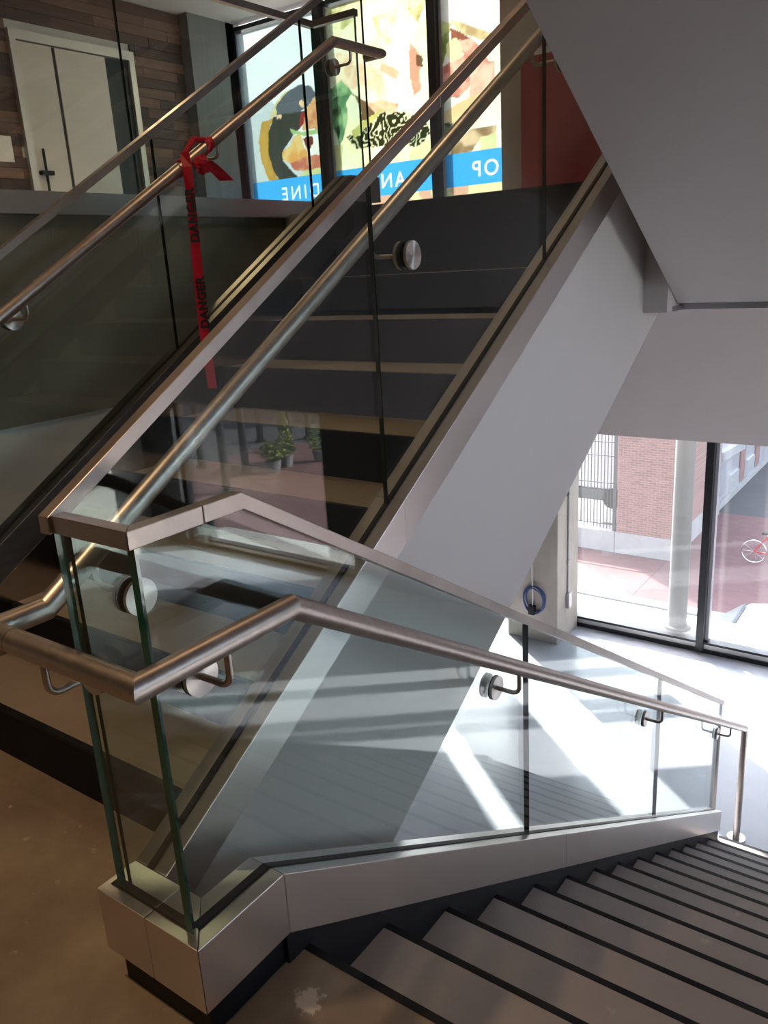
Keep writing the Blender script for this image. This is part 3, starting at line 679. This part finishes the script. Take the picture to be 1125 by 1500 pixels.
hup = lambda y: up_nose(y) + 0.869
ku = YU + (hz - 0.869 - R) / m
hr_ = empty('handrail', (0, 0, 0), 'continuous brushed steel handrail wrapping the near landing corner and running down the flight', 'handrail')
pts = [(ux, 3.0, hup(3.0)), (ux, ku, hz), (ux, hy, hz), (hx, hy, hz), (hx, hk, hz), (hx, 4.650, hdn(4.650)), (hx, 4.650, ZF + 0.005)]
MB().tube(pts[:3] + [(-0.30, hy, hz)], HRAD, 32).build('rail_tube', 'steel_tube', hr_)
MB().tube([(-0.2985, hy, hz)] + pts[3:5] + [(hx, 2.2, hdn(2.2))], HRAD, 32).build('rail_tube', 'steel_tube', hr_)
MB().tube([(hx, 2.2012, hdn(2.2012))] + pts[5:], HRAD, 32).build('rail_tube', 'steel_tube', hr_)
MB().cyl((hx, 4.650, ZF), (hx, 4.650, ZF + 0.012), 0.062, 32).build('floor_flange', 'chrome', hr_)
for y in (0.118, 1.24, 2.71, 4.205):
    rz = hz if y < hk else hdn(y)
    bracket(hr_, (XG, y, rz - 0.088), (1, 0, 0), (hx, y, rz))
for y in (0.17, 1.205, 2.25):
    bracket(hr_, (XH, y, hup(y) - 0.068), (-1, 0, 0), (ux, y, hup(y)))
bracket(hr_, (-0.215, YG, hz - 0.088), (0, -1, 0), (-0.215, hy, hz), False)

lh = empty('handrail', (-1.64, 1.5, 0), 'steel handrail on the left side of the climbing flight, red tape tied to it', 'handrail')
lx = -1.64
lhz = lambda y: 1.367 + 0.5885 * (y - 0.781)
yk = 2.70
MB().tube([(lx, 0.25, lhz(0.25)), (lx, yk, lhz(yk)), (lx, 3.085, lhz(yk) + 0.005), (-1.735, 3.085, lhz(yk) + 0.005)], HRAD, 28).build('rail_tube', 'steel_tube', lh)
for y in (0.885, 1.87, 2.83):
    z = lhz(min(y, yk)); bracket(lh, (-1.76, y, z - 0.075), (1, 0, 0), (lx, y, z))

# ------------------------------------------------------------------ danger tape
t = empty('danger_tape', (-1.6, 1.66, 1.0), 'red danger tape knotted round the left handrail and hanging down', 'tape')
vd = (Vector((1.06, -0.76, 1.46)) - Vector((-1.6, 1.64, 1.5))); vd.z = 0; vd.normalize()
sd = Vector((-vd.y, vd.x, 0))
def ribbon(name, cl, width, tw=None, mat='tape_red'):
    mb = MB(); P = [Vector(p) for p in cl]
    for i, p in enumerate(P):
        a = 0 if tw is None else tw[i]
        s_ = (sd * math.cos(a) + vd * math.sin(a)) * width / 2
        mb.v += [tuple(p - s_), tuple(p + s_), tuple(p + s_ - vd * 0.0015), tuple(p - s_ - vd * 0.0015)]
    for i in range(len(P) - 1):
        b = 4 * i
        mb.face([b, b + 1, b + 5, b + 4]); mb.face([b + 3, b + 7, b + 6, b + 2]); mb.face([b, b + 4, b + 7, b + 3]); mb.face([b + 1, b + 2, b + 6, b + 5])
    return mb.build(name, mat, t)
cl = [(-1.60, 1.648, 1.935), (-1.59, 1.643, 1.88), (-1.588, 1.644, 1.78), (-1.59, 1.640, 1.60), (-1.59, 1.634, 1.42), (-1.59, 1.632, 1.22), (-1.59, 1.642, 1.0)]
ribbon('hanging_strip', cl, 0.040, [0.5, 0.3, 0.55, 0.3, 0.2, 0.1, 0.35])
rot90 = Matrix.Rotation(PI / 2, 4, 'Z')
def onstrip(z, body):
    base = Matrix((sd, Vector((0, 0, 1)), vd)).transposed().to_4x4()
    base.translation = Vector((-1.589, 1.637, z)) + vd * 0.016 + sd * 0.005
    return text('lettering', body, 0.048, 'ink_black', base @ rot90, t, 1.1, ext=0.0006)
onstrip(1.695, 'DANGER'); onstrip(1.355, 'DANGER')
# loops round the rail
rd = Vector((0, 1, 0.5885)).normalized(); rn = Vector((0, -0.5885, 1)).normalized(); rx = Vector((1, 0, 0))
for cy, a in ((1.66, 0.25), (1.80, -0.45)):
    c0 = Vector((lx, cy, lhz(cy))); mb = MB(); n = 24
    for i in range(n):
        th = 2 * PI * i / n
        e = (rx * math.cos(th) + rn * math.sin(th)); off = rd * math.sin(th + 0.6) * 0.02
        for w_ in (-0.02, 0.02): mb.v.append(tuple(c0 + e * 0.0275 + off + rd * w_))
        for w_ in (0.02, -0.02): mb.v.append(tuple(c0 + e * 0.0255 + off + rd * w_))
    for i in range(n):
        b, d_ = 4 * i, 4 * ((i + 1) % n)
        for q in range(4): mb.face([b + q, b + (q + 1) % 4, d_ + (q + 1) % 4, d_ + q], 0, True)
    mb.build('loop', 'tape_red', t)
mb = MB().tube([(lx, 1.665, lhz(1.665) + 0.03), (lx + 0.004, 1.735, lhz(1.735) + 0.062), (lx, 1.80, lhz(1.80) + 0.03)], [0.008, 0.013, 0.010], 10); mb.build('crossing_strip', 'tape_red', t)
mb = MB()
for i in range(9):
    for j in range(8):
        th, ph = PI * i / 8, 2 * PI * j / 8
        rr = 0.033 * (1 + 0.25 * math.sin(3 * ph + i))
        mb.v.append((-1.60 + rr * math.sin(th) * math.cos(ph), 1.735 + 1.2 * rr * math.sin(th) * math.sin(ph), 1.893 + rr * math.cos(th)))
for i in range(8):
    for j in range(8): mb.face([i * 8 + j, i * 8 + (j + 1) % 8, (i + 1) * 8 + (j + 1) % 8, (i + 1) * 8 + j], 0, False)
mb.build('knot', 'tape_red', t)
ribbon('loose_tail', [(-1.59, 1.745, 1.905), (-1.585, 1.775, 1.885), (-1.58, 1.81, 1.86), (-1.58, 1.845, 1.835)], 0.062, [0.4, 0.0, -0.2, -0.1]).rotation_euler = (0, 0, 0)

# ------------------------------------------------------------------ upper floor back wall: planks, door, notice
wp = empty('wall_wood', (XL, 4, ZU), 'reclaimed horizontal plank wall on the upper floor', 'wall', None, 'structure')
D0, D1, DT = 4.48, 5.98, 3.885
rr = random.Random(3)
ph = 0.105; n = int((ZC - ZU) / ph) + 1
shared = {}
for i in range(n):
    z0 = ZU + i * ph; z1 = min(z0 + ph - 0.004, ZC)
    if z1 - z0 < 0.02: continue
    y = 2.4 + rr.uniform(-0.5, 0)
    while y < 6.74:
        ln = rr.choice([0.5, 0.75, 1.0, 1.3]); a, b = y, min(y + ln - 0.003, 6.745); y += ln
        segs = [(a, b)]
        if z0 < DT:
            segs = []
            if a < D0: segs.append((a, min(b, D0)))
            if b > D1: segs.append((max(a, D1), b))
        for (p, q) in segs:
            if q - p < 0.04: continue
            MB().box(XL, XL + 0.02 + rr.uniform(0, 0.006), p, q, z0, z1).build('plank', 'plank_wood', wp)
d = empty('door_1', (XL, (D0 + D1) / 2, ZU), 'pale double door in aluminium frame set in the plank wall', 'door', None, 'structure')
f = MB().box(XL, XL + 0.07, D0, D0 + 0.07, ZU, DT).box(XL, XL + 0.07, D1 - 0.07, D1, ZU, DT).box(XL, XL + 0.07, D0 + 0.07, D1 - 0.07, DT - 0.09, DT)
f.build('door_frame', 'frame_alu', d)
ym = D0 + 0.49
a = MB().box(XL + 0.005, XL + 0.045, D0 + 0.075, ym - 0.02, ZU + 0.01, DT - 0.10).build('door_leaf', 'door_leaf', d)
MB().cyl((XL + 0.09, D0 + 0.16, 2.35), (XL + 0.09, D0 + 0.16, 2.80), 0.014, 10).build('pull_handle', 'black_steel', a)
MB().box(XL + 0.045, XL + 0.11, D0 + 0.10, D0 + 0.24, 2.55, 2.59).build('lock_bar', 'black_steel', a)
a = MB().box(XL + 0.005, XL + 0.045, ym + 0.02, D1 - 0.38, ZU + 0.01, DT - 0.10).build('door_leaf', 'door_leaf', d)
MB().box(XL + 0.002, XL + 0.03, ym - 0.018, ym + 0.018, ZU, DT - 0.10).build('meeting_stile', 'frame_black', d)
MB().box(XL + 0.004, XL + 0.03, D1 - 0.375, D1 - 0.075, ZU + 0.01, DT - 0.10).build('side_light', 'car_glass', d)
MB().box(XL + 0.026, XL + 0.030, 4.18, 4.34, 2.66, 2.90).build('paper_notice', 'paper')
tag(bpy.data.objects['paper_notice'], 'white paper notice pinned on the plank wall left of the door', 'notice')

# ------------------------------------------------------------------ lamps: recessed warm downlights
def downlight(x, y, z, power, label, size=0.14, spread=2.2, col=(1.0, 0.66, 0.36)):
    e = empty('downlight', (x, y, z), label, 'light', 'recessed downlights')
    n = 24; mb = MB()
    for r_ in (0.085, 0.068):
        for i in range(n): mb.v.append((x + r_ * math.cos(2 * PI * i / n), y + r_ * math.sin(2 * PI * i / n), z - 0.012 if r_ > 0.07 else z - 0.004))
    for i in range(n): mb.face([i, (i + 1) % n, n + (i + 1) % n, n + i])
    mb.build('trim_ring', 'white_paint', e)
    L_ = bpy.data.lights.new('lamp', 'AREA'); L_.shape = 'DISK'; L_.size = size; L_.energy = power; L_.color = col; L_.spread = spread
    lo = bpy.data.objects.new('lamp', L_); COL.objects.link(lo); lo.parent = e; lo.location = (0, 0, -0.015)
zl = 1.218 + 0.602 * 2.864
downlight(-0.9, -0.9, ZC, 26, 'recessed warm downlight in the ceiling over the left of the landing')
downlight(0.6, -1.6, zl, 9, 'recessed warm downlight under the upper landing behind the viewer')
downlight(-0.6, 2.3, ZC, 6, 'recessed warm downlight in the ceiling over the climbing flight')
downlight(-4.8, 3.4, ZC, 40, 'recessed warm downlight in the ceiling before the plank wall')

# ------------------------------------------------------------------ street
ZG = -7.0
struct('ground', MB().box(-60, 90, -60, 110, ZG - 0.3, ZG - 0.02), 'asphalt', 'asphalt street far below the windows', 'street')
struct('ground_pavement', MB().box(-5.45, 8, 18.4, 26.5, ZG - 0.1, ZG), 'brick_paving', 'red brick pavement at the street corner', 'pavement')
struct('ground_plaza', MB().prism([(14.5, 17.5), (27.5, 17.0), (27.5, 29.5), (23.0, 30.5), (19.0, 29.0)], 'Z', ZG - 0.1, ZG), 'brick_paving', 'red brick plaza with posts mirrored in the balustrade', 'pavement')
struct('ground_kerb', MB().box(-60, 8.3, 18.05, 18.4, ZG - 0.2, ZG + 0.02), 'kerb_stone', 'pale kerb along the street', 'kerb')
struct('ground_side', MB().box(-60, -5.46, 18.4, 21.3, ZG - 0.1, ZG), 'brick_paving', 'red brick pavement before the corner building', 'pavement')
struct('trim_ledge', MB().box(XL, XR, 7.6, 8.55, ZF - 0.35, ZF - 0.09), 'kerb_stone', 'pale concrete ledge outside the lower windows', 'ledge')
b = empty('corner_building', (-6.2, 23, ZG), 'red brick corner building on a pale stone base across the street', 'building')
MB().box(-6.95, -5.34, 21.36, 26.3, ZG + 0.63, -3.0).build('brick_wall', 'brick', b)
MB().box(-6.99, -5.31, 21.33, 26.32, ZG, ZG + 0.63).build('stone_base', 'stone_light', b)
MB().box(-6.99, -5.30, 21.32, 26.34, -3.0, -2.8).build('coping', 'stone_light', b)
b = empty('side_building', (-6, 32, ZG), 'low grey building with white panels down the side street', 'building')
MB().box(-8, -5.49, 26.40, 46, ZG + 0.25, -4.2).build('wall', 'frame_grey', b)
MB().box(-8, -5.40, 26.40, 46, ZG, ZG + 0.25).build('stone_base', 'stone_light', b)
MB().prism([(26.4, -5.25), (29.4, -5.45), (29.4, -5.15), (26.4, -4.95)], 'X', -5.49, -5.3).build('white_fascia', 'car_white', b)
for y in (28.2, 30.6, 33.5, 36.5):
    MB().box(-5.49, -5.42, y, y + 1.1, ZG + 0.25, ZG + 0.85).build('white_panel', 'car_white', b)
    MB().box(-5.49, -5.44, y + 1.3, y + 2.0, ZG + 0.3, -4.4).build('brick_pier', 'brick', b)
fn = empty('metal_fence', (-7.8, 21.4, ZG + 0.63), 'grey metal picket fence beside the brick corner building', 'fence')
for i in range(22):
    MB().box(-9.2 + i * 0.10, -9.178 + i * 0.10, 21.45, 21.47, ZG + 0.66, -3.35).build('picket', 'grey_post', fn)
MB().box(-12.0, -7.01, 21.33, 21.9, ZG, ZG + 0.63).build('stone_base', 'stone_light', fn)
for z in (-3.74, -4.14, -4.95, -6.2): MB().box(-9.3, -7.02, 21.44, 21.48, z - 0.012, z + 0.012).build('cross_rail', 'grey_post', fn)
MB().box(-7.10, -7.01, 21.40, 21.50, ZG + 0.63, -3.4).build('end_post', 'grey_post', fn)
v = empty('parked_van', (-8.5, 25, ZG), 'white van parked behind the metal fence', 'van')
MB().prism([(-10.2, ZG + 1.2), (-7.2, ZG + 1.2), (-7.2, ZG + 2.3), (-7.5, ZG + 3.2), (-10.2, ZG + 3.2)], 'Y', 23.6, 25.4).build('body', 'car_white', v, 0.08)
MB().box(-10.2, -7.25, 23.55, 25.45, ZG + 0.85, ZG + 1.2).build('bumper', 'grey_post', v)
for x in (-9.6, -7.9): MB().cyl((x, 23.5, ZG + 0.95), (x, 23.75, ZG + 0.95), 0.32, 20).build('wheel', 'rubber', v)
sp = empty('reflection_post', (-1.42, 8.15, ZF - 0.09), 'round grey post added outside the lower window for a reflection in its pane', 'post')  # solid post standing in for a grey reflection in the window glass
MB().cyl((-1.42, 8.15, ZF - 0.09), (-1.42, 8.15, 2.0), 0.105, 24).build('shaft', 'grey_post', sp)
MB().cyl((-1.42, 8.15, ZF - 0.09), (-1.42, 8.15, ZF - 0.05), 0.15, 24).build('foot', 'grey_post', sp)
# car
cz = ZG
cr = empty('parked_car', (-0.9, 15.350, cz), 'white car parked in the street below the window', 'car')
MB().prism([(-3.1, cz + 0.3), (-3.15, cz + 0.62), (-2.95, cz + 0.86), (-2.2, cz + 0.95), (0.9, cz + 0.95), (1.2, cz + 0.8), (1.25, cz + 0.3)], 'Y', 14.500, 16.250).build('body', 'car_white', cr, 0.09)
MB().prism([(-2.75, cz + 0.9), (-2.15, cz + 1.38), (-1.6, cz + 1.46), (-0.4, cz + 1.44), (0.4, cz + 0.93)], 'Y', 14.630, 16.120).build('roof', 'car_white', cr, 0.07)
MB().prism([(-2.35, cz + 0.98), (-2.02, cz + 1.30), (-1.55, cz + 1.35), (-1.2, cz + 1.35), (-1.2, cz + 0.98)], 'Y', 14.615, 14.630).build('added_side_window', 'car_glass', cr)
MB().prism([(-1.1, cz + 0.98), (-1.1, cz + 1.35), (-0.45, cz + 1.33), (0.05, cz + 0.98)], 'Y', 14.615, 14.630).build('added_side_window', 'car_glass', cr)
MB().prism([(-2.83, cz + 0.92), (-2.27, cz + 1.37), (-2.22, cz + 1.35), (-2.76, cz + 0.90)], 'Y', 14.750, 16.000).build('rear_window', 'car_glass', cr)
for x in (-2.4, 0.5):
    for y0 in (14.470, 16.080): MB().cyl((x, y0, cz + 0.32), (x, y0 + 0.2, cz + 0.32), 0.32, 24).build('wheel', 'rubber', cr)
# bicycle
BX, BY = -3.37, 22.2
bk = empty('bicycle', (BX + 0.53, BY, cz), 'red bicycle parked on the pavement across the street', 'bicycle')
def wheel(x):
    w_ = MB().tube([(x + 0.32 * math.cos(2 * PI * i / 32), BY, cz + 0.335 + 0.32 * math.sin(2 * PI * i / 32)) for i in range(33)], 0.02, 8, caps=False).build('wheel', 'chrome', bk)
    sp_ = MB()
    for i in range(10): sp_.tube([(x, BY, cz + 0.335), (x + 0.31 * math.cos(2 * PI * i / 10), BY, cz + 0.335 + 0.31 * math.sin(2 * PI * i / 10))], 0.004, 4)
    sp_.build('spokes', 'chrome', w_)
wheel(BX); wheel(BX + 1.04)
A, Bq, Cq, Dq, E_ = (BX, BY, cz + .335), (BX + 0.46, BY, cz + .30), (BX + 0.32, BY, cz + .80), (BX + 0.86, BY, cz + .78), (BX + 1.04, BY, cz + .335)
fr = MB().tube([A, Bq, Dq], 0.022, 10).tube([A, Cq, Dq], 0.022, 10).tube([Bq, Cq], 0.022, 10).tube([(BX + 0.82, BY, cz + .92), E_], 0.02, 10)
fr.build('frame', 'bike_red', bk)
MB().tube([(BX + 0.98, BY - 0.28, cz + 1.0), (BX + 0.82, BY - 0.11, cz + .95), (BX + 0.82, BY + 0.11, cz + .95), (BX + 0.98, BY + 0.28, cz + 1.0)], 0.014, 8).build('handlebar', 'chrome', bk)
MB().prism([(BX + 0.18, cz + .86), (BX + 0.43, cz + .88), (BX + 0.46, cz + .92), (BX + 0.18, cz + .93)], 'Y', BY - 0.08, BY + 0.08).build('saddle', 'rubber', bk, 0.02)
MB().tube([Cq, (BX + 0.30, BY, cz + .87)], 0.014, 8).build('seat_post', 'chrome', bk)
MB().cyl((BX + 0.46, BY - 0.04, cz + .30), (BX + 0.46, BY + 0.04, cz + .30), 0.09, 20).build('chainring', 'black_steel', bk)
# posts and potted shrubs on the plaza (mirrored in the climbing balustrade)
where = ['nearest the window corner', 'second along the plaza edge', 'third along the plaza edge', 'behind the potted shrubs', 'farthest along the plaza', 'at the far left of the plaza']
for (x, y), wds in zip(((22.54, 21.2), (24.24, 24.0), (28.46, 29.3), (25.46, 28.3), (26.5, 30.9), (27.0, 23.9)), where):
    e = empty('plaza_post', (x, y, ZG), 'tall dark post ' + wds, 'post', 'dark posts on the plaza')
    MB().cyl((x, y, ZG), (x, y, ZG + 5.5), 0.17, 16).build('shaft', 'frame_black', e)
    MB().cyl((x, y, ZG), (x, y, ZG + 0.12), 0.27, 16).build('foot', 'frame_black', e)
def shrub(x, y, hh, wds, spire=False, yellow=True):
    e = empty('potted_shrub', (x, y, ZG), wds, 'plant', 'potted shrubs on the plaza')
    MB().tube([(x, y, ZG), (x, y, ZG + 0.55)], [0.26, 0.36], 18).build('pot', 'pot_grey', e)
    q = random.Random(int(x * 100)); mb = MB(); my = MB()
    for i in range(420):
        zz = q.random(); a = q.uniform(0, 2 * PI)
        rmax = (0.5 * (1 - zz) ** 0.7 if spire else 0.55 * math.sqrt(max(0, 1 - (2 * zz - 1) ** 2)) + 0.08)
        r_ = rmax * math.sqrt(q.random()); c_ = Vector((x + r_ * math.cos(a), y + r_ * math.sin(a), ZG + 0.55 + zz * hh))
        d1 = Vector((q.uniform(-1, 1), q.uniform(-1, 1), q.uniform(-.3, 1))).normalized() * 0.10; d2 = d1.orthogonal().normalized() * 0.045
        tgt = my if (yellow and q.random() < 0.35 and zz < 0.6) else mb
        b_ = len(tgt.v); tgt.v += [tuple(c_ - d1), tuple(c_ + d2), tuple(c_ + d1), tuple(c_ - d2)]; tgt.face([b_, b_ + 1, b_ + 2, b_ + 3])
    tag(mb.build('foliage', 'foliage', e), kind='stuff')
    if my.v: tag(my.build('blossom', 'foliage_yellow', e), kind='stuff')
shrub(23.1, 24.6, 0.8, 'low yellow green potted shrub nearest on the plaza')
shrub(23.35, 25.7, 2.0, 'tall spired potted shrub in the middle of the plaza group', True)
shrub(22.55, 27.1, 1.0, 'rounded potted shrub at the right of the plaza group')
b = empty('plaza_building', (40, 44, ZG), 'dark building across the plaza, mirrored in the climbing balustrade', 'building')
MB().box(19, 75, 42, 46, ZG, 4).build('wall', 'dark_wall', b)
for i in range(12):
    f_ = MB().box(21 + i * 4.4, 23.6 + i * 4.4, 41.9, 42.0, ZG + 0.4, ZG + 3.2).build('shop_window', 'car_glass', b)
MB().box(19, 75, 41.2, 42, ZG + 3.6, ZG + 3.9).build('canopy', 'frame_grey', b)
